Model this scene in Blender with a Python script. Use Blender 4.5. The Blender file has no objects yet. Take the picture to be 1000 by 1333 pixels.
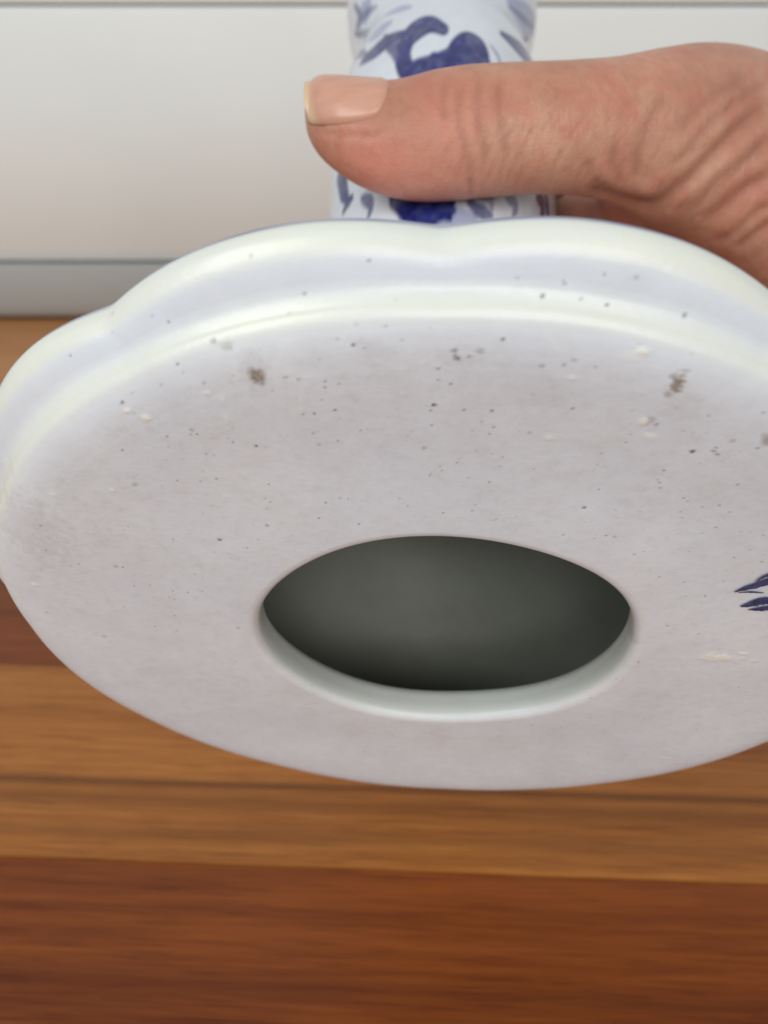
import bpy, bmesh, math, random
import numpy as np
from mathutils import Vector, Matrix

random.seed(7)
rng = np.random.default_rng(7)
sc = bpy.context.scene
COL = sc.collection

# ------------------------------------------------------------------ camera
PITCH = math.radians(30.0)
CAM_H = 0.20                        # metres above the table top
cam_d = bpy.data.cameras.new('camera')
cam = bpy.data.objects.new('camera', cam_d)
COL.objects.link(cam)
cam.location = (0, 0, CAM_H)
cam.rotation_euler = (math.pi / 2 - PITCH, 0, 0)
cam_d.sensor_fit = 'HORIZONTAL'
cam_d.sensor_width = 36.0
cam_d.lens = 36.0
cam_d.clip_start = 0.005
cam_d.clip_end = 50
cam_d.dof.use_dof = True
cam_d.dof.focus_distance = 0.098
cam_d.dof.aperture_fstop = 31
sc.camera = cam

# ------------------------------------------------------------------ world + lamps
w = bpy.data.worlds.new('World')
sc.world = w
w.use_nodes = True
bg = w.node_tree.nodes['Background']
bg.inputs['Color'].default_value = (0.84, 0.91, 1.0, 1)
bg.inputs['Strength'].default_value = 0.35


def area(name, loc, target, size, size_y, power, color):
    d = bpy.data.lights.new(name, 'AREA')
    d.shape = 'RECTANGLE'
    d.size = size
    d.size_y = size_y
    d.energy = power
    d.color = color
    o = bpy.data.objects.new(name, d)
    COL.objects.link(o)
    o.location = loc
    o.rotation_euler = (Vector(target) - Vector(loc)).to_track_quat('-Z', 'Y').to_euler()
    return o


area('window_light', (0.45, -2.1, 1.28), (0.0, 0.3, 0.1), 2.2, 1.4, 36.0, (1.0, 0.99, 0.93))
area('side_window_light', (-0.62, -0.42, 0.70), (0.0, 0.15, 0.12), 0.5, 0.5, 4.3, (0.95, 1.0, 0.96))

vs = sc.view_settings
vs.view_transform = 'Standard'
vs.look = 'None'
vs.exposure = 0.0
vs.gamma = 1.0

# ------------------------------------------------------------------ frame helpers
# working frame for modelling the held vase and the hand: centimetres,
# x right, y down, z away; turned into world metres by to_world
FWD = np.array([0, math.cos(PITCH), -math.sin(PITCH)])
UPV = np.array([0, math.sin(PITCH), math.cos(PITCH)])
ORG = np.array([0, 0, CAM_H])


def to_world(X):
    X = np.asarray(X, float)
    return ORG + 0.01 * (X[..., 0:1] * np.array([1., 0, 0]) - X[..., 1:2] * UPV + X[..., 2:3] * FWD)


def from_world(Wp):
    d = (np.asarray(Wp, float) - ORG) * 100
    return np.stack([d[..., 0], -(d @ UPV), d @ FWD], -1)


def smooth_all(me):
    me.polygons.foreach_set('use_smooth', np.ones(len(me.polygons), bool))


def mesh_obj(name, verts, faces, mat, parent=None, smooth=True, origin=None):
    """verts in world metres (n,3); origin is the local zero"""
    o0 = np.zeros(3) if origin is None else np.asarray(origin, float)
    me = bpy.data.meshes.new(name)
    v = np.asarray(verts, float).reshape(-1, 3) - o0
    f = np.asarray(faces, np.int32)
    nv, nf = len(v), len(f)
    k = f.shape[1]
    me.vertices.add(nv)
    me.vertices.foreach_set('co', v.astype(np.float32).ravel())
    me.loops.add(nf * k)
    me.loops.foreach_set('vertex_index', f.ravel())
    me.polygons.add(nf)
    me.polygons.foreach_set('loop_start', np.arange(0, nf * k, k, dtype=np.int32))
    me.update(calc_edges=True)
    me.validate()
    if smooth:
        smooth_all(me)
    if mat:
        me.materials.append(mat)
    o = bpy.data.objects.new(name, me)
    COL.objects.link(o)
    if parent is not None:
        o.parent = parent
    else:
        o.location = o0
    return o


def grid_faces(nr, nc, wrap=True):
    i = np.arange(nr - 1)[:, None]
    j = np.arange(nc if wrap else nc - 1)[None, :]
    j2 = (j + 1) % nc
    a = i * nc + j
    b = i * nc + j2
    c = (i + 1) * nc + j2
    d = (i + 1) * nc + j
    return np.stack(np.broadcast_arrays(a, b, c, d), -1).reshape(-1, 4)


def attr(o, name, vals):
    a = o.data.attributes.new(name, 'FLOAT', 'POINT')
    a.data.foreach_set('value', np.asarray(vals, np.float32).ravel())


def hermite(pts, n):
    pts = np.array(pts, float)
    tt = np.r_[0, np.cumsum(np.linalg.norm(np.diff(pts, axis=0), axis=1))]
    q = np.linspace(0, tt[-1], n)
    m = np.gradient(pts, tt, axis=0)
    i = np.clip(np.searchsorted(tt, q) - 1, 0, len(tt) - 2)
    h = tt[i + 1] - tt[i]
    x = ((q - tt[i]) / h)[:, None]
    h = h[:, None]
    return ((2 * x**3 - 3 * x**2 + 1) * pts[i] + (x**3 - 2 * x**2 + x) * h * m[i]
            + (-2 * x**3 + 3 * x**2) * pts[i + 1] + (x**3 - x**2) * h * m[i + 1])


def seg_dist(P, poly):
    """distance of points (n,2) to a polyline, and running parameter 0..1"""
    best = np.full(len(P), 1e9)
    par = np.zeros(len(P))
    poly = np.array(poly, float)
    n = len(poly) - 1
    for k in range(n):
        a, b = poly[k], poly[k + 1]
        d = b - a
        t = np.clip(((P - a) @ d) / (d @ d + 1e-12), 0, 1)
        dist = np.linalg.norm(P - a - t[:, None] * d, axis=1)
        m = dist < best
        best[m] = dist[m]
        par[m] = (k + t[m]) / n
    return best, par


# ------------------------------------------------------------------ node helpers
def new_mat(name):
    m = bpy.data.materials.new(name)
    m.use_nodes = True
    nt = m.node_tree
    return m, nt, nt.nodes['Principled BSDF']


def N(nt, t, **kw):
    n = nt.nodes.new(t)
    for k, v in kw.items():
        if k in n.inputs.keys():
            n.inputs[k].default_value = v
        else:
            setattr(n, k, v)
    return n


def L(nt, a, b):
    nt.links.new(a, b)


def ramp(nt, fac, stops):
    r = nt.nodes.new('ShaderNodeValToRGB')
    e = r.color_ramp.elements
    while len(e) < len(stops):
        e.new(0.5)
    for el, (p, c) in zip(e, stops):
        el.position = p
        el.color = (*c, 1) if len(c) == 3 else c
    L(nt, fac, r.inputs[0])
    return r.outputs[0]


def mixc(nt, fac, a, b, mode='MIX'):
    m = nt.nodes.new('ShaderNodeMix')
    m.data_type = 'RGBA'
    m.blend_type = mode
    for sock, v in ((m.inputs[0], fac), (m.inputs[6], a), (m.inputs[7], b)):
        if hasattr(v, 'links') or isinstance(v, bpy.types.NodeSocket):
            L(nt, v, sock)
        else:
            sock.default_value = v if not isinstance(v, tuple) else (*v, 1)[:4]
    return m.outputs[2]


def math_n(nt, op, a, b=None, c=None, clamp=False):
    m = nt.nodes.new('ShaderNodeMath')
    m.operation = op
    m.use_clamp = clamp
    for s, v in zip(m.inputs, (a, b, c)):
        if v is None:
            continue
        if isinstance(v, bpy.types.NodeSocket):
            L(nt, v, s)
        else:
            s.default_value = v
    return m.outputs[0]


def noise(nt, vec, scale, detail=4, rough=0.55, dist=0.0):
    n = N(nt, 'ShaderNodeTexNoise')
    n.inputs['Scale'].default_value = scale
    n.inputs['Detail'].default_value = detail
    n.inputs['Roughness'].default_value = rough
    n.inputs['Distortion'].default_value = dist
    if vec is not None:
        L(nt, vec, n.inputs['Vector'])
    return n.outputs['Fac']


def mapping(nt, src, scale=(1, 1, 1), loc=(0, 0, 0), rot=(0, 0, 0)):
    m = N(nt, 'ShaderNodeMapping')
    m.inputs['Scale'].default_value = scale
    m.inputs['Location'].default_value = loc
    m.inputs['Rotation'].default_value = rot
    L(nt, src, m.inputs['Vector'])
    return m.outputs[0]


def bump(nt, bsdf, h, strength, dist):
    b = N(nt, 'ShaderNodeBump')
    b.inputs['Strength'].default_value = strength
    b.inputs['Distance'].default_value = dist
    L(nt, h, b.inputs['Height'])
    L(nt, b.outputs[0], bsdf.inputs['Normal'])


def attr_n(nt, name):
    a = N(nt, 'ShaderNodeAttribute')
    a.attribute_name = name
    return a.outputs['Fac']


# ------------------------------------------------------------------ materials
def mat_white_paint(name='white_satin_paint', k=1.0):
    m, nt, b = new_mat(name)
    co = N(nt, 'ShaderNodeTexCoord').outputs['Object']
    n1 = noise(nt, co, 6, 3)
    col = ramp(nt, n1, [(0.3, (0.77, 0.79, 0.785)), (0.7, (0.81, 0.825, 0.815))])
    col = mixc(nt, 1.0, col, (k, k, k), 'MULTIPLY')
    L(nt, col, b.inputs['Base Color'])
    b.inputs['Roughness'].default_value = 0.43
    bump(nt, b, noise(nt, mapping(nt, co, (30, 200, 200)), 2.0, 3), 0.08, 0.001)
    return m


def mat_wood(name, dark, light, streaks, seed, red=0.0):
    """planed, varnished plank; grain runs along local x, pattern set by local y"""
    m, nt, b = new_mat(name)
    co = N(nt, 'ShaderNodeTexCoord').outputs['Object']
    loc = (seed * 3.17, seed * 1.31, seed * 0.7)
    warp = noise(nt, mapping(nt, co, (3.0, 12, 12), loc), 1.0, 2)
    g1 = noise(nt, mapping(nt, co, (7.0, 260, 60), loc), 1.0, 5, 0.6, 0.25)
    g2 = noise(nt, mapping(nt, co, (38, 1000, 300), loc), 1.0, 4, 0.6)
    g3 = noise(nt, mapping(nt, co, (3.0, 48, 14), loc), 1.0, 3, 0.5, 0.3)
    f = math_n(nt, 'ADD', math_n(nt, 'MULTIPLY', g1, 0.44), math_n(nt, 'MULTIPLY', g3, 0.32))
    f = math_n(nt, 'ADD', f, math_n(nt, 'MULTIPLY', g2, 0.34))
    col = ramp(nt, f, [(0.41, dark), (0.70, light)])
    sep = N(nt, 'ShaderNodeSeparateXYZ')
    L(nt, co, sep.inputs[0])
    y = math_n(nt, 'ADD', sep.outputs[1], math_n(nt, 'MULTIPLY', math_n(nt, 'SUBTRACT', warp, 0.5), 0.004))
    for (pos, wd, c, st) in streaks:
        d = math_n(nt, 'ABSOLUTE', math_n(nt, 'SUBTRACT', y, pos))
        k = math_n(nt, 'MULTIPLY', math_n(nt, 'SUBTRACT', 1.0, math_n(nt, 'DIVIDE', d, wd), clamp=True), st)
        k = math_n(nt, 'MULTIPLY', k, math_n(nt, 'ADD', math_n(nt, 'MULTIPLY', g1, 1.0), 0.45), clamp=True)
        col = mixc(nt, k, col, c)
    pore = noise(nt, mapping(nt, co, (45, 1500, 400), loc), 1.0, 2)
    col = mixc(nt, math_n(nt, 'MULTIPLY', math_n(nt, 'SUBTRACT', pore, 0.56, clamp=True), 3.2, clamp=True), col, tuple(c * 0.45 for c in dark))
    L(nt, col, b.inputs['Base Color'])
    rr = math_n(nt, 'ADD', math_n(nt, 'MULTIPLY', noise(nt, mapping(nt, co, (14, 40, 40)), 1.0, 3), 0.12), 0.30)
    L(nt, rr, b.inputs['Roughness'])
    b.inputs['Specular IOR Level'].default_value = 0.28
    bump(nt, b, g2, 0.12, 0.0006)
    return m


def mat_porcelain(name, kind):
    m, nt, b = new_mat(name)
    co = N(nt, 'ShaderNodeTexCoord').outputs['Object']
    n_big = noise(nt, co, 38, 4, 0.6)
    n_mid = noise(nt, co, 210, 4, 0.6)
    n_fine = noise(nt, co, 1500, 3, 0.6)
    col = ramp(nt, n_big, [(0.30, (0.65, 0.685, 0.76)), (0.72, (0.73, 0.76, 0.82))])
    col = mixc(nt, math_n(nt, 'MULTIPLY', math_n(nt, 'SUBTRACT', n_mid, 0.42, clamp=True), 0.9), col, (0.60, 0.60, 0.605))
    if kind == 'body':
        p = attr_n(nt, 'paint')
        blue = ramp(nt, n_mid, [(0.25, (0.007, 0.009, 0.085)), (0.85, (0.035, 0.043, 0.25))])
        thin = attr_n(nt, 'wash')
        col = mixc(nt, math_n(nt, 'MULTIPLY', thin, 0.75), col, (0.26, 0.29, 0.48))
        col = mixc(nt, p, col, blue)
        b.inputs['Roughness'].default_value = 0.14
        h = n_mid
        bump(nt, b, h, 0.05, 0.0005)
    else:
        tooth = noise(nt, co, 620, 5, 0.7)
        col = mixc(nt, math_n(nt, 'MULTIPLY', math_n(nt, 'SUBTRACT', tooth, 0.50, clamp=True), math_n(nt, 'ADD', 0.12, attr_n(nt, 'under'))), col, (0.46, 0.455, 0.46))
        # fine iron specks in the glaze
        vo = N(nt, 'ShaderNodeTexVoronoi')
        vo.inputs['Scale'].default_value = 420
        L(nt, co, vo.inputs['Vector'])
        sp = math_n(nt, 'LESS_THAN', vo.outputs['Distance'], 0.085)
        gate = math_n(nt, 'GREATER_THAN', noise(nt, vo.outputs['Position'], 900, 1), 0.57)
        sp = math_n(nt, 'MULTIPLY', math_n(nt, 'MULTIPLY', sp, gate), 0.42)
        col = mixc(nt, sp, col, (0.20, 0.185, 0.17))
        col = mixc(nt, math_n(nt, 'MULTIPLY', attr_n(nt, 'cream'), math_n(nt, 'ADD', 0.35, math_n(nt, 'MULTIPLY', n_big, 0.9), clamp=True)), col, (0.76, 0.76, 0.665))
        under = attr_n(nt, 'under')          # dull, handled underside
        grime = math_n(nt, 'MULTIPLY', under, math_n(nt, 'SUBTRACT', noise(nt, co, 95, 6, 0.72), 0.50, clamp=True))
        col = mixc(nt, math_n(nt, 'MULTIPLY', grime, 0.8), col, (0.50, 0.495, 0.49))
        col = mixc(nt, attr_n(nt, 'stain'), col, ramp(nt, n_fine, [(0.35, (0.12, 0.085, 0.06)), (0.62, (0.34, 0.27, 0.21))]))
        col = mixc(nt, attr_n(nt, 'speck'), col, (0.035, 0.035, 0.04))
        col = mixc(nt, attr_n(nt, 'chip'), col, (0.82, 0.80, 0.74))
        col = mixc(nt, attr_n(nt, 'line'), col, (0.06, 0.08, 0.27))
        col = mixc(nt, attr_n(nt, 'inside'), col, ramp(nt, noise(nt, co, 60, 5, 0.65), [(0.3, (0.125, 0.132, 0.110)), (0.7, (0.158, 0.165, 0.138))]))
        L(nt, col, b.inputs['Base Color'])
        r = math_n(nt, 'ADD', math_n(nt, 'MULTIPLY', under, 0.13), math_n(nt, 'ADD', 0.23, math_n(nt, 'MULTIPLY', n_big, 0.10)))
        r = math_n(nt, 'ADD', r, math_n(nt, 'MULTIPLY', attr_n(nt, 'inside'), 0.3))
        L(nt, r, b.inputs['Roughness'])
        h = math_n(nt, 'ADD', math_n(nt, 'MULTIPLY', n_mid, 1.0), math_n(nt, 'MULTIPLY', tooth, 0.35))
        bump(nt, b, h, 0.17, 0.0006)
    L(nt, col, b.inputs['Base Color'])
    b.inputs['Subsurface Weight'].default_value = 0.0
    b.inputs['Coat Weight'].default_value = 0.0
    b.inputs['Specular IOR Level'].default_value = 0.12 if kind == 'body' else 0.5
    b.inputs['Coat Roughness'].default_value = 0.06
    return m


def mat_blue_mark():
    m, nt, b = new_mat('cobalt_brush_mark')
    co = N(nt, 'ShaderNodeTexCoord').outputs['Object']
    col = ramp(nt, noise(nt, co, 900, 4), [(0.3, (0.016, 0.022, 0.09)), (0.7, (0.055, 0.075, 0.22))])
    L(nt, col, b.inputs['Base Color'])
    b.inputs['Roughness'].default_value = 0.3
    return m


def mat_skin():
    m, nt, b = new_mat('weathered_skin')
    co = N(nt, 'ShaderNodeTexCoord').outputs['Object']
    n1 = noise(nt, co, 55, 4, 0.6)
    n2 = noise(nt, co, 420, 4, 0.65)
    col = ramp(nt, n1, [(0.30, (0.44, 0.195, 0.126)), (0.70, (0.62, 0.325, 0.218))])
    col = mixc(nt, attr_n(nt, 'flush'), col, (0.62, 0.245, 0.175))
    col = mixc(nt, math_n(nt, 'MULTIPLY', math_n(nt, 'SUBTRACT', n2, 0.5, clamp=True), 1.3), col, (0.30, 0.135, 0.085))
    n3 = noise(nt, co, 150, 3, 0.6, 0.6)
    col = mixc(nt, math_n(nt, 'MULTIPLY', math_n(nt, 'SUBTRACT', n3, 0.46, clamp=True), 2.4), col, (0.52, 0.17, 0.12))
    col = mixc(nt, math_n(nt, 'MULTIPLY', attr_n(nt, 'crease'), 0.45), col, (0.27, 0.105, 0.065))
    L(nt, col, b.inputs['Base Color'])
    b.inputs['Roughness'].default_value = 0.43
    b.inputs['Specular IOR Level'].default_value = 0.35
    b.inputs['Subsurface Weight'].default_value = 0.22
    b.inputs['Subsurface Radius'].default_value = (1.0, 0.35, 0.2)
    b.inputs['Subsurface Scale'].default_value = 0.0025
    vo = N(nt, 'ShaderNodeTexVoronoi')
    vo.feature = 'DISTANCE_TO_EDGE'
    vo.inputs['Scale'].default_value = 900
    L(nt, mapping(nt, co, (0.8, 1.0, 1.3)), vo.inputs['Vector'])
    wr = noise(nt, mapping(nt, co, (900, 240, 240)), 1.0, 3)
    h = math_n(nt, 'ADD', math_n(nt, 'MULTIPLY', math_n(nt, 'MINIMUM', vo.outputs['Distance'], 0.14), 2.0),
               math_n(nt, 'ADD', n2, math_n(nt, 'MULTIPLY', wr, 1.2)))
    bump(nt, b, h, 0.27, 0.0005)
    return m


def mat_nail():
    m, nt, b = new_mat('fingernail')
    co = N(nt, 'ShaderNodeTexCoord').outputs['Object']
    e = attr_n(nt, 'free_edge')
    col = ramp(nt, noise(nt, mapping(nt, co, (60, 500, 500)), 1.0, 3), [(0.3, (0.58, 0.290, 0.205)), (0.7, (0.65, 0.345, 0.25))])
    col = mixc(nt, math_n(nt, 'MULTIPLY', attr_n(nt, 'cuticle'), 0.8), col, (0.52, 0.245, 0.155))
    col = mixc(nt, e, col, (0.70, 0.50, 0.32))
    L(nt, col, b.inputs['Base Color'])
    b.inputs['Roughness'].default_value = 0.30
    b.inputs['Subsurface Weight'].default_value = 0.15
    b.inputs['Subsurface Radius'].default_value = (1.0, 0.4, 0.25)
    b.inputs['Subsurface Scale'].default_value = 0.0015
    return m


M_WHITE = mat_white_paint()
M_GREY = mat_white_paint('grey_strip', 0.52)  # wall board white multiplied down to an even mid grey
M_SKIN = mat_skin()
M_NAIL = mat_nail()
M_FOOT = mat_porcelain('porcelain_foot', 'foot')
M_BODY = mat_porcelain('porcelain_body', 'body')
M_MARK = mat_blue_mark()


# ------------------------------------------------------------------ setting: wall of white boards
def extruded_profile(name, prof, x0, x1, mat, parent, bev=None):
    """prof: closed (y, z) loop in metres, extruded along x"""
    bm = bmesh.new()
    a = [bm.verts.new((x0, y, z)) for y, z in prof]
    b_ = [bm.verts.new((x1, y, z)) for y, z in prof]
    n = len(prof)
    for i in range(n):
        bm.faces.new((a[i], a[(i + 1) % n], b_[(i + 1) % n], b_[i]))
    bm.faces.new(a)
    bm.faces.new(b_[::-1])
    bmesh.ops.recalc_face_normals(bm, faces=bm.faces)
    me = bpy.data.meshes.new(name)
    bm.to_mesh(me)
    bm.free()
    me.materials.append(mat)
    o = bpy.data.objects.new(name, me)
    COL.objects.link(o)
    o.parent = parent
    return o


def round_board(y0, y1, z0, z1, r, n=5):
    """front face at y0 with rounded front edges"""
    pts = [(y1, z0)]
    for k in range(n + 1):
        t = k / n * math.pi / 2
        pts.append((y0 + r - r * math.sin(t), z0 + r - r * math.cos(t)))
    for k in range(n + 1):
        t = k / n * math.pi / 2
        pts.append((y0 + r - r * math.cos(t), z1 - r + r * math.sin(t)))
    pts.append((y1, z1))
    return pts


WALL_Y = 0.666
WALL_TILT = 0.0
wall = bpy.data.objects.new('wall', bpy.data.meshes.new('wall'))
bm = bmesh.new()
bmesh.ops.create_cube(bm, size=1.0)
for v in bm.verts:
    v.co = ((v.co.x) * 2.4, WALL_Y + 0.09 + v.co.y * 0.04, 0.50 + v.co.z * 1.10)
bm.to_mesh(wall.data)
bm.free()
wall.data.materials.append(M_WHITE)
COL.objects.link(wall)
wall['kind'] = 'structure'
lowb = [(WALL_Y + 0.069, 0.0535), (WALL_Y + 0.0315, 0.0535)]
for k in range(1, 25):
    u_ = k / 24
    lowb.append((WALL_Y + 0.030 * (1 - u_)**2.1, 0.0535 + 0.125 * u_))
lowb += [(WALL_Y, 0.2355)] + [(WALL_Y + 0.004 - 0.004 * math.cos(k / 5 * math.pi / 2), 0.2355 + 0.004 * math.sin(k / 5 * math.pi / 2)) for k in range(1, 6)] + [(WALL_Y + 0.069, 0.2395)]
bd = extruded_profile('board', lowb, -1.19, 1.19, M_WHITE, wall)
extruded_profile('board', round_board(WALL_Y, WALL_Y + 0.069, 0.2405, 0.4275, 0.004), -1.19, 1.19, M_WHITE, wall)
extruded_profile('board', round_board(WALL_Y, WALL_Y + 0.069, 0.4285, 0.6155, 0.004), -1.19, 1.19, M_WHITE, wall)
# lower strip: a rounded moulding that rolls back under towards the table
strip = [(WALL_Y + 0.069, 0.0515), (WALL_Y + 0.023, 0.0515), (WALL_Y + 0.0205, 0.050)]
for k in range(1, 19):
    al = math.radians(8 + 72 * k / 18)
    strip.append((WALL_Y + 0.020 + 0.016 * (1 - math.cos(al)), 0.0515 - 0.049 * math.sin(al)))
strip.append((WALL_Y + 0.069, 0.0025))
sk = extruded_profile('skirting_strip', strip, -1.19, 1.19, M_GREY, wall)
for ob in (bd, sk):
    smooth_all(ob.data)
    ob.data.set_sharp_from_angle(angle=math.radians(30))

# ------------------------------------------------------------------ setting: wooden table of planks
table = bpy.data.objects.new('table_top', None)
COL.objects.link(table)
table.rotation_euler.z = math.radians(-2.3)
table['label'] = 'reddish brown varnished wooden plank table top under the held vase'
table['category'] = 'table'

RD = ((0.118, 0.023, 0.0045), (0.29, 0.075, 0.014))      # dark red plank
BR = ((0.225, 0.068, 0.014), (0.50, 0.190, 0.044))      # mid orange brown
OR = ((0.42, 0.175, 0.060), (0.60, 0.29, 0.115))         # pale orange
planks = [  # (near edge, far edge, tone, streaks [(local y, half width, colour, strength)])
    (-0.250, -0.018, BR, []),
    (-0.018, 0.060, OR, []),
    (0.060, 0.1399, RD, [(0.006, 0.004, (0.07, 0.016, 0.006), 0.35)]),
    (0.1401, 0.2219, BR, [(-0.0125, 0.0026, (0.060, 0.018, 0.007), 0.8), (-0.019, 0.006, (0.13, 0.038, 0.010), 0.6),
                          (-0.031, 0.004, (0.13, 0.045, 0.014), 0.35)]),
    (0.2221, 0.3004, RD, []),
    (0.301, 0.380, BR, []),
    (0.3802, 0.4598, OR, []),
    (0.460, 0.5398, OR, []),
    (0.540, 0.6195, OR, []),
    (0.6197, 0.735, OR, []),
]
for i, (y0, y1, tone, st) in enumerate(planks):
    mat = mat_wood('wood_%d' % i, tone[0], tone[1], st, i + 1)
    bm = bmesh.new()
    bmesh.ops.create_cube(bm, size=1.0)
    for v in bm.verts:
        v.co = (v.co.x * 1.5, v.co.y * (y1 - y0 - 0.0001), v.co.z * 0.025)
    bmesh.ops.bevel(bm, geom=[e for e in bm.edges if abs(e.verts[0].co.x - e.verts[1].co.x) > 0.5], offset=0.0002, segments=2, affect='EDGES')
    me = bpy.data.meshes.new('plank')
    bm.to_mesh(me)
    bm.free()
    me.materials.append(mat)
    o = bpy.data.objects.new('plank', me)
    COL.objects.link(o)
    o.parent = table
    o.location = (0, (y0 + y1) / 2, -0.0125 + (0.0002 if i % 2 else -0.0002))

# ------------------------------------------------------------------ porcelain vase
S = 0.9
CEN = np.array([0.8807, 2.0048, 11.4977])                # centre of the underside
AX = np.array([0.0676878, -0.7768585, 0.6260266])        # from underside up the vase
UU = np.cross(AX, [0, 0, 1.0]); UU /= np.linalg.norm(UU)
VV = np.cross(AX, UU)
AXB = AX + np.array([-0.022, 0, 0]); AXB /= np.linalg.norm(AXB)

vase = bpy.data.objects.new('vase', None)
COL.objects.link(vase)
VORG = to_world(CEN)
vase.location = VORG
vase['label'] = 'white porcelain vase with blue brushwork, tilted to show its scalloped foot and round hole'
vase['category'] = 'vase'

# bending of the axis: underside normal AX at the foot, AXB further up
def axis_dir(t):
    k = np.clip(np.asarray(t) / 4.0, 0, 1)[..., None]
    d = AX * (1 - k) + AXB * k
    return d / np.linalg.norm(d, axis=-1, keepdims=True)


NT = 1080
TH = np.linspace(0, 2 * np.pi, NT, endpoint=False)
PHS = TH + math.radians(1.8) * np.exp(-((TH - math.radians(52)) / math.radians(13))**2)
lob = np.sqrt(np.sin(6 * (PHS - math.radians(53.3)))**2 + 0.035)
lob = (lob - lob.min()) / (lob.max() - lob.min())
lob_amt = lob**0.77
rim_r = 6.748 + 0.209 * np.cos(2 * TH) + 0.003 * np.cos(TH) + 0.028 * np.sin(TH) - 0.185 * (1 - lob_amt)
foot_r = 6.435 + 0.175 * np.cos(2 * TH) - 0.032 * np.cos(TH) - 0.264 * np.sin(TH) - 0.03 * (1 - lob_amt)

HOLE = 2.62
hole_k = 1 + 0.025 * np.cos(2 * TH + 0.3) + 0.008 * np.cos(5 * TH)

rows_r, rows_z, tag_under, tag_inside, tag_line, tag_cream = [], [], [], [], [], []


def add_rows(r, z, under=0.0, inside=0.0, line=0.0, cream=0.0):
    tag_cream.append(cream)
    rows_r.append(np.broadcast_to(r, (NT,)).copy())
    rows_z.append(np.broadcast_to(z, (NT,)).copy())
    tag_under.append(under)
    tag_inside.append(inside)
    tag_line.append(line)


# interior, from deep inside the stem down to the lip
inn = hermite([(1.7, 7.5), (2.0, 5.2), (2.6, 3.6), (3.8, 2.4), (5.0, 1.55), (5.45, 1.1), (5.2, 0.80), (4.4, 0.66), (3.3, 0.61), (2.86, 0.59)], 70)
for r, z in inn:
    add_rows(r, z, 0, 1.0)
# lip wall of the hole, then the rounded edge on the underside
lip = hermite([(2.74, 0.56), (2.70, 0.49), (2.68, 0.34), (2.68, 0.15), (2.70, 0.075), (2.75, 0.022), (2.84, 0.0)], 26)
for i, (r, z) in enumerate(lip):
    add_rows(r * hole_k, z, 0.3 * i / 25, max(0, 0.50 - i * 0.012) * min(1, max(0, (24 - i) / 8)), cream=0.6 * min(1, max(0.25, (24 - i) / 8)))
# flat underside, faintly dished
NF = 170
for i in range(1, NF):
    k = i / NF
    r0 = 2.84 * hole_k
    r = r0 + (foot_r - 0.62 - r0) * k
    add_rows(r, 0.03 * math.sin(math.pi * k)**2, 0.3 + 0.7 * min(1, k * 8))
# foot edge, cove, scalloped rim
gap = rim_r - foot_r
edge = hermite([(-1.0, 0.62, 0.0), (-0.80, 0.46, 0.008), (-0.58, 0.31, 0.028), (-0.36, 0.17, 0.068), (-0.17, 0.065, 0.125), (-0.04, 0.012, 0.195), (0.06, 0, 0.265), (0.15, 0, 0.315),
                (0.27, 0, 0.352), (0.42, 0, 0.382), (0.57, 0, 0.415), (0.72, 0, 0.462), (0.86, 0, 0.535), (0.97, 0, 0.63), (1.0, 0, 0.74), (0.96, 0, 0.83), (0.84, 0, 0.89),
                (0.60, 0, 0.95)], 140)
for (wg, inset, z) in edge:
    base = foot_r - inset * 0 + np.where(wg >= 0, wg * gap, 0)
    if wg < 0:
        base = foot_r - inset
    ln = min(1.0, 1.6 * math.exp(-((z - 0.802) / 0.045)**2)) if wg > 0.5 else 0
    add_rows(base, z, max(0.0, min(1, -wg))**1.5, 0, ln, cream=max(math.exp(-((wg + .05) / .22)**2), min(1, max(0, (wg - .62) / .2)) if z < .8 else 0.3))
# upper side of the foot, up to the stem
topp = hermite([(0.0, 0.95), (0.12, 1.18), (0.42, 1.95), (0.72, 3.2), (0.9, 4.6), (1.0, 5.6)], 50)
r_start = foot_r + 0.60 * gap
rst = 2.42
for i, (k, z) in enumerate(topp[1:]):
    add_rows(r_start + (rst - r_start) * k, z)

R_ = np.array(rows_r)
Z_ = np.array(rows_z)
nr = len(R_)
rad = np.cos(TH)[:, None] * UU + np.sin(TH)[:, None] * VV
# hand-made unevenness
wob = 0.010 * np.sin(3 * TH + 0.5) + 0.006 * np.sin(7 * TH + 2)
Zw = Z_ + wob * np.clip(R_ / 6, 0, 1)
X = CEN + (np.cumsum(np.zeros_like(Zw), 0)[..., None]) + Zw[..., None] * axis_dir(Zw) + R_[..., None] * rad

und = np.repeat(np.array(tag_under), NT)
ins = np.repeat(np.array(tag_inside), NT)
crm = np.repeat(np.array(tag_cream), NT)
lin = np.repeat(np.array(tag_line), NT) * (0.75 + 0.25 * np.tile(np.sin(TH * 23) * np.sin(TH * 11 + 1), nr))


def underside_xy(px, py, h=0.0):
    """a spot read off the photograph -> polar plane of the underside (cm)"""
    d = np.array([(px - 500) / 1000, (py - 666.5) / 1000, 1.0])
    c = CEN + h * AX
    t = (c @ AX) / (d @ AX)
    q = d * t - c
    return q @ UU, q @ VV


PX = (R_ * np.cos(TH)).ravel()
PY = (R_ * np.sin(TH)).ravel()
face_sel = (np.arange(nr * NT) >= 70 * NT) & (Z_.ravel() < 0.62)
speck = np.zeros(nr * NT)
stain = np.zeros(nr * NT)
chip = np.zeros(nr * NT)
lump = np.zeros(nr * NT)


_vn = rng.random((64, 64))


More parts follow.
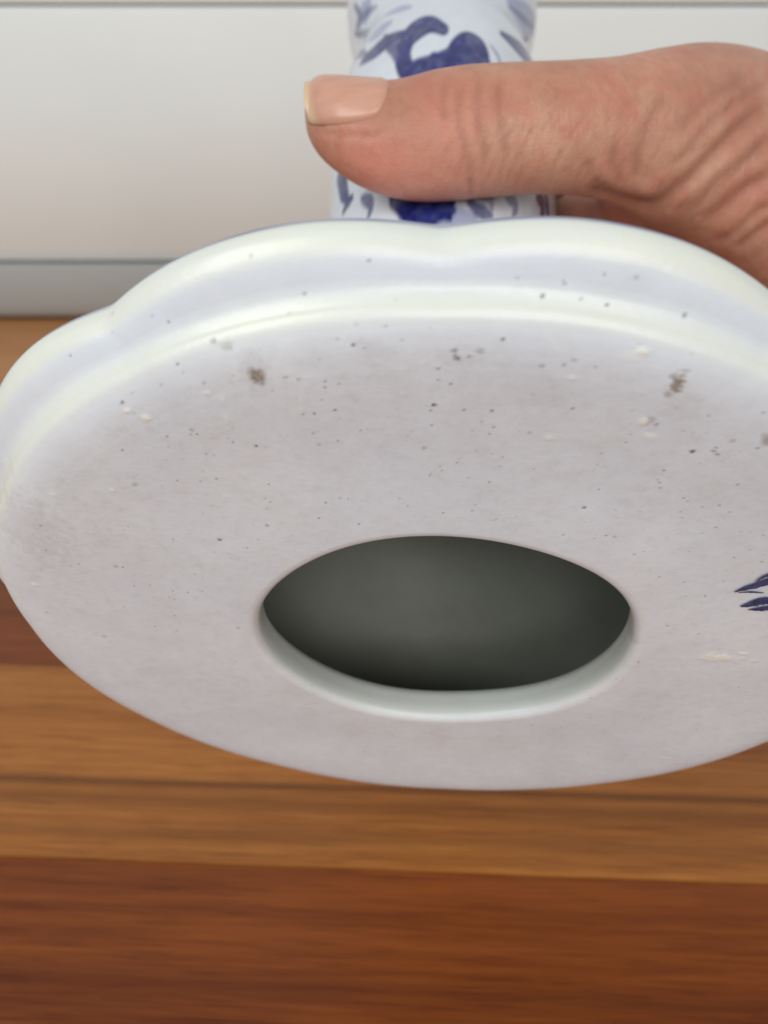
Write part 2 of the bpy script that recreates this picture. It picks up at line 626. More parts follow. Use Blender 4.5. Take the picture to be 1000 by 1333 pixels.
def vnoise(x, y):
    xi, yi = np.floor(x).astype(int), np.floor(y).astype(int)
    fx, fy = x - xi, y - yi
    fx, fy = fx * fx * (3 - 2 * fx), fy * fy * (3 - 2 * fy)
    g = lambda a, b: _vn[a % 64, b % 64]
    return (g(xi, yi) * (1 - fx) + g(xi + 1, yi) * fx) * (1 - fy) + (g(xi, yi + 1) * (1 - fx) + g(xi + 1, yi + 1) * fx) * fy


def spot(arr, px, py, rx, amt=1.0, h=0.0, soft=0.35, ragged=0.0, stretch=1.0):
    x, y = underside_xy(px, py, h)
    dx, dy = PX - x, (PY - y) / stretch
    d = np.hypot(dx, dy)
    near = face_sel & (d < rx * 2.2)
    dd = d[near]
    if ragged:
        qx, qy = PX[near], PY[near]
        nz = .6 * vnoise(qx * 13 + px, qy * 13) + .4 * vnoise(qx * 34, qy * 34 + py) - .5
        dd = dd + ragged * rx * 1.9 * nz
    arr[near] = np.maximum(arr[near], amt * np.clip((rx - dd) / (rx * soft) , 0, 1))


# dark specks seen in the glaze (photo x, y, radius cm, strength)
for (px, py, r, s_) in [(565, 527, .030, .95), (157, 528, .032, .9), (285, 705, .036, .8), (333, 582, .028, .75), (333, 582, .02, .9),
                        (902, 589, .034, 1), (929, 588, .026, .9), (935, 593, .024, .95), (761, 663, .030, .7), (640, 535, .024, .7),
                        (595, 466, .030, .85), (612, 464, .026, .6), (592, 457, .034, .55), (625, 458, .05, .35), (655, 444, .022, .7),
                        (372, 490, .024, .7), (390, 492, .024, .6), (460, 450, .022, .8), (171, 516, .022, .6), (274, 455, .036, .6),
                        (500, 430, .022, .6), (745, 532, .022, .6), (780, 640, .02, .5), (710, 410, .026, .9), (900, 440, .034, .6),
                        (347, 686, .040, .35), (225, 705, .035, .3), (615, 665, .03, .3), (552, 585, .034, .45), (250, 560, .034, .4),
                        (265, 500, .03, .35), (443, 650, .03, .3), (690, 565, .026, .4), (800, 700, .03, .35), (860, 638, .024, .5),
                        (560, 620, .03, .35), (415, 580, .03, .3), (520, 650, .026, .35), (150, 740, .05, .3), (135, 830, .06, .28),
                        (310, 818, .05, .28), (185, 445, .02, .5), (130, 470, .024, .35), (350, 633, .02, .5), (175, 632, .045, .3),
                        (705, 476, .03, .4), (735, 475, .028, .4), (748, 470, .03, .3), (775, 478, .02, .35), (855, 553, .03, .55)]:
    spot(speck, px, py, r, s_, soft=0.6, ragged=0.25)
for (px, py, r, s_, h) in [(291, 323, .028, .85, .5), (140, 421, .022, .7, .45), (327, 337, .022, .5, .45), (397, 379, .02, .5, .35),
                           (480, 340, .016, .6, .4), (514, 384, .018, .7, .3), (675, 358, .02, .4, .4), (827, 357, .03, .35, .45), (735, 365, .02, .4, .4)]:
    spot(speck, px, py, r, s_, h=h, soft=0.7)
# random faint specks
for _ in range(900):
    an, rr = random.uniform(0, 2 * math.pi), math.sqrt(random.uniform(9.5, 37))
    x, y = rr * math.cos(an), rr * math.sin(an)
    if y < 0.5 and random.random() < .6 or vnoise(np.array([x * 1.1 + 9]), np.array([y * 1.1]))[0] < .35:
        continue
    r = random.uniform(.008, .022)
    d = np.hypot(PX - x, PY - y)
    near = face_sel & (d < r * 1.5)
    speck[near] = np.maximum(speck[near], random.choice((.2, .3, .45, .7)) * np.clip((r - d[near]) / (r * .6), 0, 1))
# brown stains
for (px, py, r, s_, rg, st) in [(334, 488, .125, .85, .6, 1.0), (880, 503, .10, .85, 1.0, 1.3), (868, 514, .04, .6, .8, 1), (845, 548, .08, .35, .9, .8),
                                (480, 456, .24, .10, .7, .8), (470, 448, .08, .18, .8, 1), (700, 520, .6, .07, .6, .4), (600, 462, .25, .08, .8, .5),
                                (1000, 573, .09, .6, .8, 1.2), (40, 690, .6, .16, .6, 1.5), (815, 835, .25, .18, .5, 1),
                                (330, 484, .24, .13, .8, 1), (885, 530, .3, .08, .9, .8), (955, 575, .04, .5, .8, 1), (290, 458, .1, .3, .8, .6),
                                (35, 475, .12, .4, .9, .4)]:
    spot(stain, px, py, r, s_, ragged=rg, stretch=st, soft=0.6)
# pale chips, bumps and scratches in the glaze
for (px, py, r, s_, st) in [(938, 858, .25, .9, .5), (965, 853, .09, .7, .5), (983, 862, .06, .6, .4), (825, 467, .12, .3, .45), (838, 462, .06, .9, .6),
                            (190, 545, .05, .8, 1), (165, 537, .035, .8, 1), (145, 640, .05, .6, .6), (70, 645, .05, .5, .6), (45, 762, .055, .6, .6),
                            (838, 550, .06, .8, .8), (845, 570, .08, .5, .8), (715, 571, .06, .5, .8), (745, 492, .04, .6, 1), (290, 520, .03, .5, 2.5),
                            (270, 512, .03, .6, 1), (868, 987, .10, .55, .5), (787, 1007, .05, .8, 1.2), (570, 475, .04, .6, 1), (550, 472, .03, .5, 1),
                            (295, 545, .025, .45, 3), (525, 512, .03, .4, 1.2)]:
    spot(chip, px, py, r, s_, ragged=0.9, stretch=st, soft=0.5)
    spot(lump, px, py, r * 1.3, s_, ragged=0.5, stretch=st, soft=0.9)
for (px, py, r) in [(880, 503, .18), (334, 488, .17)]:
    spot(lump, px, py, r, -0.8, ragged=0.9, soft=0.6)
# scratches: fine pale hairlines
for _ in range(46):
    an, rr = random.uniform(0, 2 * math.pi), math.sqrt(random.uniform(10, 36))
    x, y = rr * math.cos(an), rr * math.sin(an)
    t = random.uniform(0, math.pi)
    ln = random.uniform(.08, .5)
    p0, p1 = (x - ln * math.cos(t), y - ln * math.sin(t)), (x + ln * math.cos(t) , y + ln * math.sin(t))
    near = np.nonzero(face_sel & (np.hypot(PX - x, PY - y) < ln + .1))[0]
    if len(near):
        d, par = seg_dist(np.c_[PX[near], PY[near]], [p0, p1])
        chip[near] = np.maximum(chip[near], random.uniform(.1, .32) * np.clip(1 - d / .014, 0, 1))
lowf = np.zeros(nr * NT)
for _ in range(14):
    kx, ky, ph = rng.normal(0, 1.3), rng.normal(0, 1.3), rng.uniform(0, 6)
    lowf += np.sin(PX * kx + PY * ky + ph)
disp = (lump * 0.012 + lowf * 0.0012 * und).reshape(nr, NT)
X = X - disp[..., None] * AX

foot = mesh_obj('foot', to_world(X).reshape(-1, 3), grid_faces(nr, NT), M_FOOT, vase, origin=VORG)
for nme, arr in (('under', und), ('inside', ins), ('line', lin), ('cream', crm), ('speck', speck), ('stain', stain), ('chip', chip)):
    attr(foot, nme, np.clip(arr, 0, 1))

# ---- stem and body of the vase with its blue brushwork
NB = 640
THB = np.linspace(0, 2 * np.pi, NB, endpoint=False)
bp = hermite([(2.40, 5.55), (2.33, 6.2), (2.46, 8), (2.62, 10), (2.77, 12), (2.90, 14), (2.92, 16), (2.84, 18), (2.68, 19.5), (2.64, 20.4),
              (2.86, 21.9), (3.14, 23.4), (3.30, 25.0), (3.2, 26.2), (2.8, 26.6), (2.45, 26.2), (2.4, 24.5), (2.3, 20.5), (2.5, 16), (2.4, 12)], 420)
UB = np.cross(AXB, [0, 0, 1.0]); UB /= np.linalg.norm(UB)
VB = np.cross(AXB, UB)
radb = np.cos(THB)[:, None] * UB + np.sin(THB)[:, None] * VB
ripple = 1 + 0.004 * np.sin(4 * THB + 1)
XB = CEN + bp[:, 1][:, None, None] * axis_dir(bp[:, 1])[:, None, :] + (bp[:, 0][:, None] * ripple)[..., None] * radb
body = mesh_obj('body', to_world(XB).reshape(-1, 3), grid_faces(len(bp), NB), M_BODY, vase, origin=VORG)

# brushwork, drawn in the unrolled (arc, height) plane of the body
prof_out = bp[:260]
def surf_proj(th, t):
    r = np.interp(t, bp[:270, 1], bp[:270, 0])
    x = CEN + t * AXB + r * (math.cos(th) * UB + math.sin(th) * VB)
    return 500 + 1000 * x[0] / x[2], 666.5 + 1000 * x[1] / x[2]
_tg = np.linspace(6.0, 26.0, 801)
_hg = np.radians(np.linspace(5, 175, 681))
_rg = np.interp(_tg, bp[:270, 1], bp[:270, 0])
_xg = CEN + _tg[:, None, None] * AXB + _rg[:, None, None] * (np.cos(_hg)[:, None] * UB + np.sin(_hg)[:, None] * VB)
_pg = np.stack([500 + 1000 * _xg[..., 0] / _xg[..., 2], 666.5 + 1000 * _xg[..., 1] / _xg[..., 2]], -1)


def on_body(px, py):
    """spot read off the photograph -> (angle, height) on the front of the body"""
    d = np.hypot(_pg[..., 0] - px, _pg[..., 1] - py)
    # nearest visible (front) solution
    cand = d < d.min() + .6
    z = np.where(cand, _xg[..., 2], 1e9)
    i, j = np.unravel_index(z.argmin(), z.shape)
    return _hg[j], _tg[i]


RB0 = 2.75
GA = np.broadcast_to(((THB + math.pi / 2) % (2 * math.pi) - math.pi / 2) * RB0, (len(bp), NB)).ravel()
GT = np.broadcast_to(bp[:, 1][:, None], (len(bp), NB)).ravel()
outer = np.broadcast_to((np.arange(len(bp)) < 300)[:, None], (len(bp), NB)).ravel()
paint = np.zeros(len(bp) * NB)
wash = np.zeros(len(bp) * NB)
SH = 0.30                          # height is squeezed when measuring stroke width (brush pulled along the stem)


def stroke(arr, pts, w0, w1, amt=1.0, raw=False, wm=None):
    q = np.array([((a * RB0), t * SH) for a, t in (pts if raw else [on_body(*p) for p in pts])])
    q = hermite(q, max(12, 5 * len(q))) if len(q) > 2 else q
    P = np.c_[GA, GT * SH]
    lo, hi = q.min(0) - .5, q.max(0) + .5
    idx = np.nonzero(outer & (P[:, 0] > lo[0]) & (P[:, 0] < hi[0]) & (P[:, 1] > lo[1]) & (P[:, 1] < hi[1]))[0]
    if not len(idx):
        return
    d, par = seg_dist(P[idx], q)
    wm_ = wm if wm is not None else max(w0, w1)
    wd = np.where(par < .5, w0 + (wm_ - w0) * np.sin(par * math.pi), w1 + (wm_ - w1) * np.sin(par * math.pi))
    wd = wd * 1.3 * (1 + .05 * np.sin(par * 9 + w0 * 50))
    arr[idx] = np.maximum(arr[idx], amt * np.clip((wd - d) / .05 + .5, 0, 1))


# what the photograph shows above the thumb: a curling tendril, a leaf, side leaves
stroke(paint, [(577, 38), (560, 31), (545, 36), (530, 50), (524, 70), (530, 92), (545, 103)], .10, .10, wm=.17)
stroke(paint, [(470, 80), (487, 66), (505, 52), (522, 44)], .05, .07, wm=.12)
stroke(paint, [(532, 96), (560, 92), (590, 80), (610, 66)], .14, .10, wm=.20)
stroke(paint, [(578, 88), (596, 76), (612, 62), (622, 66), (632, 84)], .12, .12, wm=.24)
stroke(paint, [(600, 92), (612, 80), (625, 84)], .2, .2, wm=.26)
stroke(paint, [(558, 82), (562, 72), (572, 74), (578, 82)], .03, .03, wm=.045)
stroke(paint, [(654, 44), (672, 58), (688, 74), (702, 92)], .05, .08, wm=.15)
stroke(wash, [(664, 6), (680, 22), (697, 38)], .10, .10, wm=.22)
stroke(wash, [(470, 22), (478, 10), (480, 2)], .10, .06, wm=.16)
stroke(wash, [(480, 50), (495, 38), (508, 28)], .05, .05, wm=.12)
stroke(paint, [(664, 8), (684, 26), (697, 40)], .02, .02, amt=.6, wm=.05)
stroke(paint, [(452, 92), (462, 78), (478, 70)], .03, .03, amt=.8, wm=.07)
stroke(paint, [(690, 50), (698, 66), (704, 84)], .02, .03, amt=.8, wm=.06)
stroke(paint, [(462, 8), (468, 22), (464, 38)], .05, .05, amt=.75, wm=.10)
stroke(wash, [(500, 20), (515, 12), (535, 8)], .03, .03, wm=.08)
stroke(paint, [(640, 60), (650, 76), (652, 92)], .02, .02, amt=.5, wm=.04)
# below the thumb
stroke(paint, [(470, 258), (482, 268), (478, 282)], .03, .03, amt=.8, wm=.07)
stroke(paint, [(610, 262), (620, 272), (640, 280)], .03, .03, amt=.8, wm=.06)
stroke(paint, [(660, 258), (672, 268), (668, 282)], .03, .02, amt=.7, wm=.06)
stroke(paint, [(512, 256), (535, 266), (560, 270), (590, 262)], .10, .04, wm=.16)
stroke(paint, [(520, 262), (530, 274), (536, 284)], .08, .03, wm=.10)
stroke(paint, [(540, 262), (570, 272), (592, 274)], .08, .03, wm=.10)
stroke(paint, [(625, 256), (640, 262), (640, 276)], .02, .03, amt=.5, wm=.05)
stroke(paint, [(700, 256), (708, 268), (706, 280)], .04, .05, wm=.09)
stroke(paint, [(462, 44), (474, 56), (470, 70)], .03, .02, amt=.8, wm=.07)
stroke(paint, [(466, 30), (476, 18), (490, 8)], .03, .02, amt=.6, wm=.06)
stroke(paint, [(500, 48), (512, 60), (516, 74)], .06, .06, amt=.9, wm=.12)
stroke(paint, [(545, 278), (565, 268), (585, 280)], .05, .05, wm=.09)
stroke(paint, [(440, 232), (447, 246), (452, 262)], .06, .05, wm=.12)
stroke(paint, [(446, 276), (452, 264), (458, 256)], .03, .03, wm=.05)
stroke(paint, [(712, 256), (714, 270), (716, 284)], .05, .05, wm=.10)
stroke(wash, [(520, 285), (560, 282), (620, 284)], .04, .04, wm=.08)
# the same hand carried round the rest of the body
for k in range(7):
    a0 = math.pi * (0.5 + 0.5) + 0.45 + k * 0.42
    t0 = 9 + (k % 3) * 4.5
    a0 = (a0 + math.pi / 2) % (2 * math.pi) - math.pi / 2
    stroke(paint, [(a0 - .12, t0), (a0 - .05, t0 + 2.2), (a0 + .08, t0 + 3.6), (a0 + .18, t0 + 3.2)], .06, .06, raw=True, wm=.15)
    stroke(paint, [(a0 + .05, t0 - 1.5), (a0 + .16, t0 + .2), (a0 + .12, t0 + 1.6)], .05, .05, raw=True, wm=.2)
    stroke(wash, [(a0 - .2, t0 + 5), (a0, t0 + 6), (a0 + .15, t0 + 5.6)], .06, .06, raw=True, wm=.14)
paint *= 0.90 + 0.10 * np.clip(vnoise(GA * 9, GT * 4) * 1.6, 0, 1)
attr(body, 'paint', paint)
attr(body, 'wash', wash)

# ---- painted mark on the underside (runs to the right edge of the picture)
def mark_stroke(pts, ws, nm='painted_mark'):
    q = np.array([underside_xy(*p) for p in pts])
    n = 14
    qq = hermite(q, n)
    wq = np.interp(np.linspace(0, 1, n), np.linspace(0, 1, len(ws)), ws)
    tn = np.gradient(qq, axis=0)
    tn /= np.linalg.norm(tn, axis=1)[:, None]
    nn = np.c_[-tn[:, 1], tn[:, 0]]
    wob_ = 1 + 0.18 * np.sin(np.arange(n) * 2.1 + pts[0][0])
    l, r = qq + nn * (wq * wob_)[:, None], qq - nn * (wq)[:, None]
    V = []
    for p in np.r_[l, r]:
        k = np.hypot(*p)
        V.append(CEN + p[0] * UU + p[1] * VV + AX * (0.03 * math.sin(math.pi * np.clip((k - 2.82) / 2.75, 0, 1))**2 - 0.016 + wob[0] * 0))
    return np.array(V), np.array([(i, i + 1, n + i + 1, n + i) for i in range(n - 1)])


mv, mf, off = [], [], 0
for pts, ws in [([(957, 772), (972, 767), (990, 762), (1012, 752)], (.01, .055, .07, .04)),
                ([(962, 773), (975, 772), (995, 773)], (.008, .02, .01)),
                ([(965, 791), (978, 788), (992, 784), (1012, 783)], (.02, .075, .095, .06)),
                ([(975, 795), (990, 794), (1012, 791)], (.01, .06, .05)),
                ([(984, 759), (993, 753), (1010, 746)], (.008, .025, .03)),
                ([(1012, 750), (1030, 760), (1040, 785), (1025, 800)], (.03, .06, .06, .03))]:
    v_, f_ = mark_stroke(pts, ws)
    mv.append(v_); mf.append(f_ + off); off += len(v_)
mark = mesh_obj('painted_mark', to_world(np.vstack(mv)), np.vstack(mf), M_MARK, vase, origin=VORG)
mark['label'] = 'dark blue brushed mark on the underside near the right edge'

# ------------------------------------------------------------------ the hand
F = 1000.0
def cam_pt(px, py, z):
    return np.array([(px - 500) / F * z, (py - 666.5) / F * z, z])


# thumb and its base: (photo x, top y, bottom y, depth cm, half depth cm)
TR = np.array([
    (396.5, 140, 158, 14.55, 0.10), (399, 126, 172, 14.50, 0.26), (405, 113, 187, 14.45, 0.44), (416, 107, 202, 14.42, 0.60), (436, 107, 219, 14.38, 0.74),
    (466, 110, 238, 14.32, 0.84), (500, 112, 251, 14.26, 0.90), (530, 108, 257, 14.22, 0.95), (562, 99, 259, 14.20, 0.99), (600, 93, 257, 14.20, 1.00),
    (650, 89, 252, 14.25, 0.98), (700, 87, 249, 14.35, 0.97), (750, 85.5, 250, 14.55, 1.02), (800, 82, 260, 14.9, 1.15), (850, 74, 282, 15.4, 1.40),
    (900, 69, 312, 16.0, 1.65), (950, 75, 345, 16.6, 1.85), (1000, 92, 385, 17.2, 2.0), (1060, 118, 430, 17.8, 2.1), (1130, 150, 470, 18.4, 2.1)])


def dense(A, n):
    x = np.r_[0, np.cumsum(np.hypot(np.diff(A[:, 0]), np.diff(A[:, 1])))]
    m = np.gradient(A, x, axis=0)
    q = np.linspace(0, x[-1], n)
    i = np.clip(np.searchsorted(x, q) - 1, 0, len(x) - 2)
    h = (x[i + 1] - x[i])
    t = ((q - x[i]) / h)[:, None]
    h = h[:, None]
    return (2*t**3-3*t**2+1)*A[i] + (t**3-2*t**2+t)*h*m[i] + (-2*t**3+3*t**2)*A[i+1] + (t**3-t**2)*h*m[i+1]


TRd = dense(TR, 150)


def thumb_surf(px, phi, off=0.0):
    """phi 0 = towards viewer, 90 = up"""
    row = np.array([np.interp(px, TRd[:, 0], TRd[:, k]) for k in range(5)])
    z = row[3]
    yc = (row[1] + row[2]) / 2
    hh = (row[2] - row[1]) / 2 * z / F + off
    c = cam_pt(px, yc, z)
    return c + np.array([0, -math.sin(phi) * hh, -math.cos(phi) * (row[4] + off)])


bmh = bmesh.new()


def tube_rings(rings, close=True):
    vs_ = []
    for rg_ in rings:
        vs_.append([bmh.verts.new(tuple(p)) for p in rg_])
    n = len(vs_[0])
    for a, b in zip(vs_[:-1], vs_[1:]):
        for i in range(n):
            bmh.faces.new((a[i], a[(i + 1) % n], b[(i + 1) % n], b[i]))
    bmh.faces.new(vs_[0][::-1])
    bmh.faces.new(vs_[-1])


NSEG = 40
rings = []
for row in TRd:
    px, t_, b_, z, hd = row
    yc = (t_ + b_) / 2
    hh = (b_ - t_) / 2 * z / F
    c = cam_pt(px, yc, z)
    rings.append([c + np.array([0, -math.sin(a) * hh, -math.cos(a) * hd]) for a in np.linspace(0, 2 * np.pi, NSEG, endpoint=False)])
tube_rings(rings)


def limb(pts, radii, n=28, seg=26, flat=1.0, flat_dir=None):
    A = hermite(np.c_[np.array(pts, float), np.array(radii, float)], n)
    P, R = A[:, :3], A[:, 3]
    T = np.gradient(P, axis=0)
    T /= np.linalg.norm(T, axis=1)[:, None]
    ref = np.array(flat_dir if flat_dir is not None else (0.1, 1, 0.2), float)
    rr = []
    # rounded ends
    seq = [(P[0] - T[0] * R[0] * k, R[0] * math.sqrt(max(0.02, 1 - k * k)), T[0]) for k in (.96, .8, .55, .28)]
    seq += [(p, r, t) for p, r, t in zip(P, R, T)]
    seq += [(P[-1] + T[-1] * R[-1] * k, R[-1] * math.sqrt(max(0.02, 1 - k * k)), T[-1]) for k in (.28, .55, .8, .96)]
    for p, r, t in seq:
        e1 = ref - t * (ref @ t)
        e1 /= np.linalg.norm(e1)
        e2 = np.cross(t, e1)
        rr.append([p + r * flat * math.cos(a) * e1 + r * math.sin(a) * e2 for a in np.linspace(0, 2 * np.pi, seg, endpoint=False)])
    tube_rings(rr)


def around(t, ang, rad_):
    """a point round the stem: angle 0 right, 90 behind, 180 left"""
    a = math.radians(ang)
    return CEN + t * AXB + rad_ * (math.cos(a) * (-UB) + math.sin(a) * (-VB))


rb = lambda t: float(np.interp(t, bp[:270, 1], bp[:270, 0]))
WRIST = np.array([14.2, -5.6, 19.0])
fingers = [(11.3, 0.92, 4), (13.5, 0.95, 0), (15.6, 0.92, 2), (17.5, 0.82, 8)]
nail_spots = []
for i, (t, fr, da) in enumerate(fingers):
    r0 = rb(t)
    chain = [around(t, -4, r0 + 2.0), around(t, 30, r0 + 1.55), around(t, 62, r0 + 1.08), around(t, 82, r0 + .92), around(t, 100, r0 + .86),
             around(t - .1, 116, r0 + .74), around(t - .15, 128 + da, r0 + .66)]
    limb(chain, [fr * 1.16, fr * 1.08, fr * 1.10, fr * .98, fr * .95, fr * .88, fr * .72], n=40)
    nail_spots.append((chain[-2], chain[-1], t, fr * .78))
    mc = chain[0]
    wv = WRIST + np.array([0, (i - 1.5) * -0.75, (i - 1.5) * 0.55])
    limb([wv, wv * .62 + mc * .38 + np.array([0.2, 0, .5]), wv * .25 + mc * .75 + np.array([.25, 0, .35]), mc], [1.5, 1.45, 1.3, fr * 1.16], n=24)
# web between thumb base and first finger, ball of the thumb, wrist and forearm
limb([cam_pt(812, 205, 16.0), cam_pt(850, 262, 17.2), around(11.4, -2, rb(11.4) + 2.3)], [0.85, 1.05, 1.1], n=16)
limb([cam_pt(748, 285, 18.4), cam_pt(790, 288, 17.9), cam_pt(850, 290, 17.4)], [0.62, 0.80, 0.95], n=14)
limb([cam_pt(925, 190, 16.8), cam_pt(1000, 255, 17.9), WRIST + np.array([-.6, 0, -.4])], [1.7, 1.95, 2.2], n=16)
limb([around(12.4, 0, rb(12.4) + 2.4), around(14.2, -6, rb(14) + 3.6), WRIST], [1.15, 1.6, 2.2], n=20)
limb([WRIST + np.array([-.8, 0, 0]), WRIST + np.array([3, .9, .1]), WRIST + np.array([8, 2.2, .4]), WRIST + np.array([14, 3.6, .8])], [2.55, 2.6, 3.1, 3.6], n=26, seg=36,
     flat=0.82, flat_dir=(0, .5, .85))
for v in bmh.verts:
    v.co = Vector(to_world(np.array(v.co)))
bmesh.ops.recalc_face_normals(bmh, faces=bmh.faces)
tmp_me = bpy.data.meshes.new('hand_rough')
bmh.to_mesh(tmp_me)
bmh.free()
tmp = bpy.data.objects.new('hand_rough', tmp_me)
COL.objects.link(tmp)
rm = tmp.modifiers.new('r', 'REMESH')
rm.mode = 'VOXEL'
rm.voxel_size = 0.0009
sm = tmp.modifiers.new('s', 'SMOOTH')
sm.factor = 0.5
sm.iterations = 14
sd = tmp.modifiers.new('d', 'SUBSURF')
sd.levels = 1
dg = bpy.context.evaluated_depsgraph_get()
hm = bpy.data.meshes.new_from_object(tmp.evaluated_get(dg))
bpy.data.objects.remove(tmp, do_unlink=True)
nv = len(hm.vertices)
co = np.empty(nv * 3, np.float32)
hm.vertices.foreach_get('co', co)
co = co.reshape(-1, 3).astype(float)
nm = np.empty(nv * 3, np.float32)
hm.vertices.foreach_get('normal', nm)
nm = nm.reshape(-1, 3).astype(float)
cc = from_world(co)
HP = np.c_[500 + F * cc[:, 0] / cc[:, 2], 666.5 + F * cc[:, 1] / cc[:, 2]]
view = -(co - ORG)
view /= np.linalg.norm(view, axis=1)[:, None]
facing = np.clip((nm * view).sum(1) * 2.5 + 0.25, 0, 1) * (cc[:, 2] < 19.5)
dd = np.zeros(nv)
crease = np.zeros(nv)


def fold(pts, depth, wid, amt=1.0, bulge=0.5):
    """a skin fold: a narrow groove (mm deep) between soft swellings"""
    p = hermite(np.array(pts, float), 24) if len(pts) > 2 else np.array(pts, float)
    m = np.nonzero((facing > 0) & (HP[:, 0] > p[:, 0].min() - 40) & (HP[:, 0] < p[:, 0].max() + 40)
                   & (HP[:, 1] > p[:, 1].min() - 40) & (HP[:, 1] < p[:, 1].max() + 40))[0]
    if not len(m):
        return
    d, par = seg_dist(HP[m], p)
    taper = np.clip(np.sin(np.clip(par, 0, 1) * math.pi) * 2.2, 0, 1)
    g = np.exp(-(d / wid)**2) * taper * facing[m]
    g2 = np.exp(-((d - wid * 2.2) / (wid * 1.5))**2) * taper * facing[m]
    dd[m] += (-depth * g + depth * bulge * g2) * 1e-3
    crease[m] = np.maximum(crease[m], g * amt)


# big folds of the thumb base running down to the web
for pts, dp, wd in [
    ([(1010, 128), (965, 165), (925, 205), (885, 245), (850, 268), (815, 268)], 1.5, 8),
    ([(1010, 172), (975, 204), (938, 232), (905, 262), (870, 284)], 0.7, 7),
    ([(1010, 226), (972, 244), (940, 270), (915, 290)], 0.9, 8),
    ([(1010, 262), (985, 276), (958, 300), (930, 318)], 0.5, 5),
    ([(1010, 285), (985, 303), (955, 326)], 0.7, 5),
    ([(1010, 100), (960, 132), (925, 160), (895, 196), (868, 225)], 0.55, 6),
    ([(985, 94), (940, 118), (905, 146), (880, 178)], 0.35, 6),
    ([(760, 250), (790, 254), (815, 262), (850, 270)], 1.5, 7),
    ([(768, 205), (772, 228), (790, 248)], 0.45, 6),
    ([(800, 190), (800, 215), (812, 242)], 0.3, 5),
    ([(845, 170), (832, 200), (828, 235)], 0.35, 6),
    ([(870, 120), (850, 150), (838, 182)], 0.25, 6),
    # knuckle of the thumb
    ([(606, 104), (598, 130), (600, 165), (610, 205), (612, 245)], 0.16, 5),
    ([(628, 100), (622, 135), (628, 175), (634, 220)], 0.13, 5),
    ([(582, 104), (577, 130), (582, 160)], 0.12, 4.5),
    ([(652, 98), (648, 130), (655, 170), (660, 210)], 0.10, 4.5),
    ([(612, 230), (614, 245), (612, 256)], 0.5, 3),
]:
    fold(pts, dp * (0.58 if wd > 4 else .45), wd * 1.35, 0.7)
for k in range(60):        # fine cross lines on the back of the thumb
    x0 = random.uniform(560, 900) if k % 3 else random.uniform(575, 660)
    y0 = random.uniform(100, 235)
    ln = random.uniform(14, 40)
    an = math.radians(random.gauss(108 if x0 < 720 else 128, 9))
    fold([(x0, y0), (x0 + ln * .5 * math.cos(an) + random.uniform(-2, 2), y0 + ln * .5 * math.sin(an)), (x0 + ln * math.cos(an), y0 + ln * math.sin(an))],
         random.uniform(.02, .07), random.uniform(2.2, 3.2), 0.15)
for k in range(14):        # and on the ball of the thumb
    x0 = random.uniform(860, 1000)
    y0 = random.uniform(110, 300)
    ln = random.uniform(20, 60)
    an = math.radians(random.gauss(138, 8))
    fold([(x0, y0), (x0 + ln * .5 * math.cos(an) + random.uniform(-3, 3), y0 + ln * .5 * math.sin(an)), (x0 + ln * math.cos(an), y0 + ln * math.sin(an))],
         random.uniform(.03, .10), random.uniform(3, 5), 0.2)
# nail bed: a shallow groove all round the nail
NAIL = [(405, 168), (430, 175), (465, 177), (494, 175), (507, 160), (511, 135), (508, 116)]
fold(NAIL, 0.16, 5, 0.2, 0.2)
co2 = co + nm * dd[:, None]
hm.vertices.foreach_set('co', co2.astype(np.float32).ravel())
smooth_all(hm)
hm.materials.clear()
hm.materials.append(M_SKIN)
hm.name = 'hand'
person = bpy.data.objects.new('person', hm)
COL.objects.link(person)
person['label'] = "person's wrinkled bare hand gripping the vase stem, thumb laid across its front"
person['category'] = 'hand'
fl = np.exp(-((HP[:, 0] - 480) / 75)**2) * np.clip((HP[:, 1] - 150) / 60, 0, 1) + .65 * np.exp(-((HP[:, 0] - 590) / 40)**2 - ((HP[:, 1] - 150) / 50)**2)
fl += .6 * np.exp(-((HP[:, 0] - 790) / 50)**2 - ((HP[:, 1] - 270) / 22)**2) + .3 * np.exp(-((HP[:, 0] - 620) / 80)**2 - ((HP[:, 1] - 235) / 22)**2)
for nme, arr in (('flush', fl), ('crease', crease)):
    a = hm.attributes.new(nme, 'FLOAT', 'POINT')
    a.data.foreach_set('value', np.clip(arr, 0, 1).astype(np.float32))

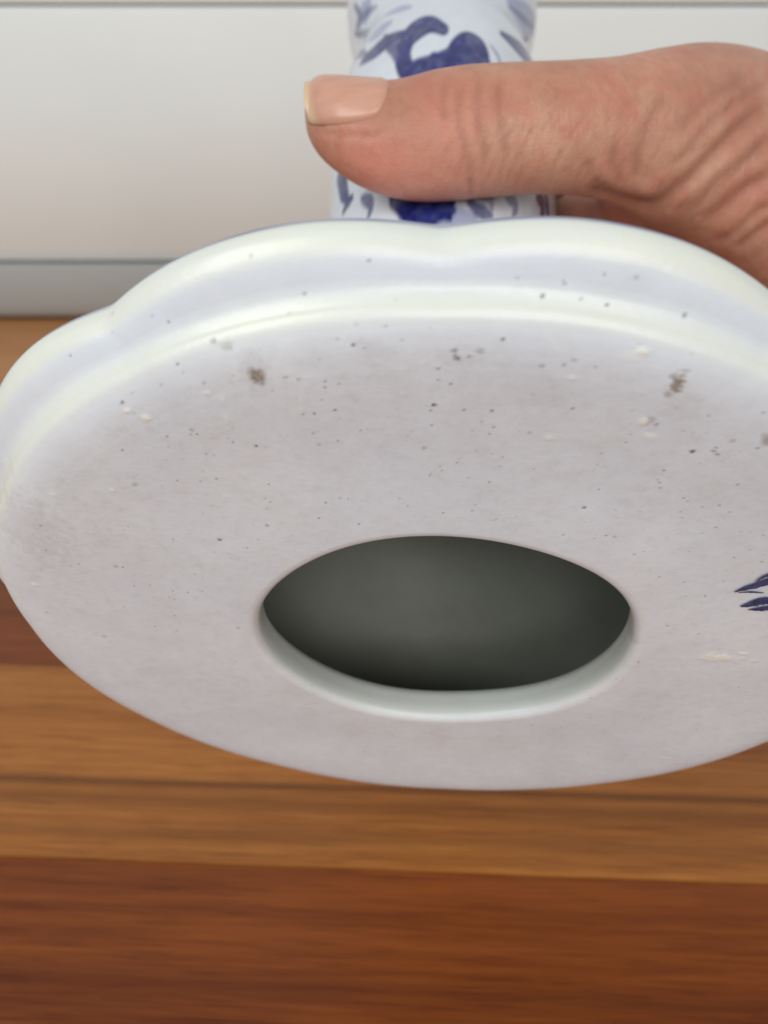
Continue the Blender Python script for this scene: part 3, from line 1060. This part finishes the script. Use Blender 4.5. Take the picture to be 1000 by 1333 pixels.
# thumb nail: a curved plate sitting in the nail bed
nu, nw = 40, 36
V = np.zeros((nu, nw, 3))
fe = np.zeros((nu, nw))
cu = np.zeros((nu, nw))
ph0, ph1 = math.radians(-8), math.radians(96)
for i in range(nu):
    k = i / (nu - 1)                              # 0 free edge, 1 cuticle
    for j in range(nw):
        s_ = j / (nw - 1)
        e = abs(2 * s_ - 1)
        x_free = 399.0 + 9 * e**3
        x_cut = 507 - 20 * e**3
        px = x_free + (x_cut - x_free) * k
        pa = math.radians(-36 + 32 * k)
        phi = pa + (ph1 - pa) * s_
        edge_in = min(1, (1 - e) / .16) * min(1, (1 - k) / .13)
        off = -0.065 + 0.066 * math.sin(edge_in * math.pi / 2)
        base = thumb_surf(max(px, 406), phi, off)
        if px < 406:
            base[0] -= (406 - px) / F * 14.4
        V[i, j] = base
        cu[i, j] = max(np.clip((k - .93) / .07, 0, 1), np.clip((e - .82) / .16, 0, 1) * (1 if k > .2 else 0))
        fe[i, j] = 0.9 * np.clip((0.12 + 0.05 * e - k) / .09, 0, 1)
top = V.reshape(-1, 3)
nail = mesh_obj('thumb_nail', to_world(top), grid_faces(nu, nw, wrap=False), M_NAIL, person)
attr(nail, 'free_edge', fe)
attr(nail, 'cuticle', cu)
so = nail.modifiers.new('s', 'SOLIDIFY')
so.thickness = 0.0004
so.offset = -1

# nails of the four fingers wrapped behind the stem
for (p0, p1, t, r) in nail_spots:
    T = (p1 - p0) / np.linalg.norm(p1 - p0)
    O = p1 - (CEN + t * AXB)
    O = O - T * (O @ T)
    O = O - AXB * (O @ AXB)
    O /= np.linalg.norm(O)
    A_ = np.cross(T, O)
    m_, n_ = 14, 16
    V = np.zeros((m_, n_, 3))
    fe = np.zeros((m_, n_))
    for i in range(m_):
        k = i / (m_ - 1)
        for j in range(n_):
            e = 2 * j / (n_ - 1) - 1
            u_ = -0.55 + 1.02 * k - (0.16 * e * e if k > .5 else -0.12 * e * e)
            edge_in = min(1, (1 - abs(e)) / .15) * min(1, k / .15)
            rr_ = (r - 0.05 + 0.06 * math.sin(edge_in * math.pi / 2)) * math.sqrt(max(0.3, 1 - max(0, u_ / 0.95)**2))
            V[i, j] = p1 + T * u_ + rr_ * (math.sin(e * 0.95) * A_ + math.cos(e * 0.95) * O)
            fe[i, j] = 0.8 * np.clip((k - .86) / .08, 0, 1)
    nl = mesh_obj('fingernail', to_world(V.reshape(-1, 3)), grid_faces(m_, n_, wrap=False), M_NAIL, person)
    attr(nl, 'free_edge', fe)
    attr(nl, 'cuticle', np.zeros((m_, n_)))
    so = nl.modifiers.new('s', 'SOLIDIFY')
    so.thickness = 0.0003
    so.offset = 0
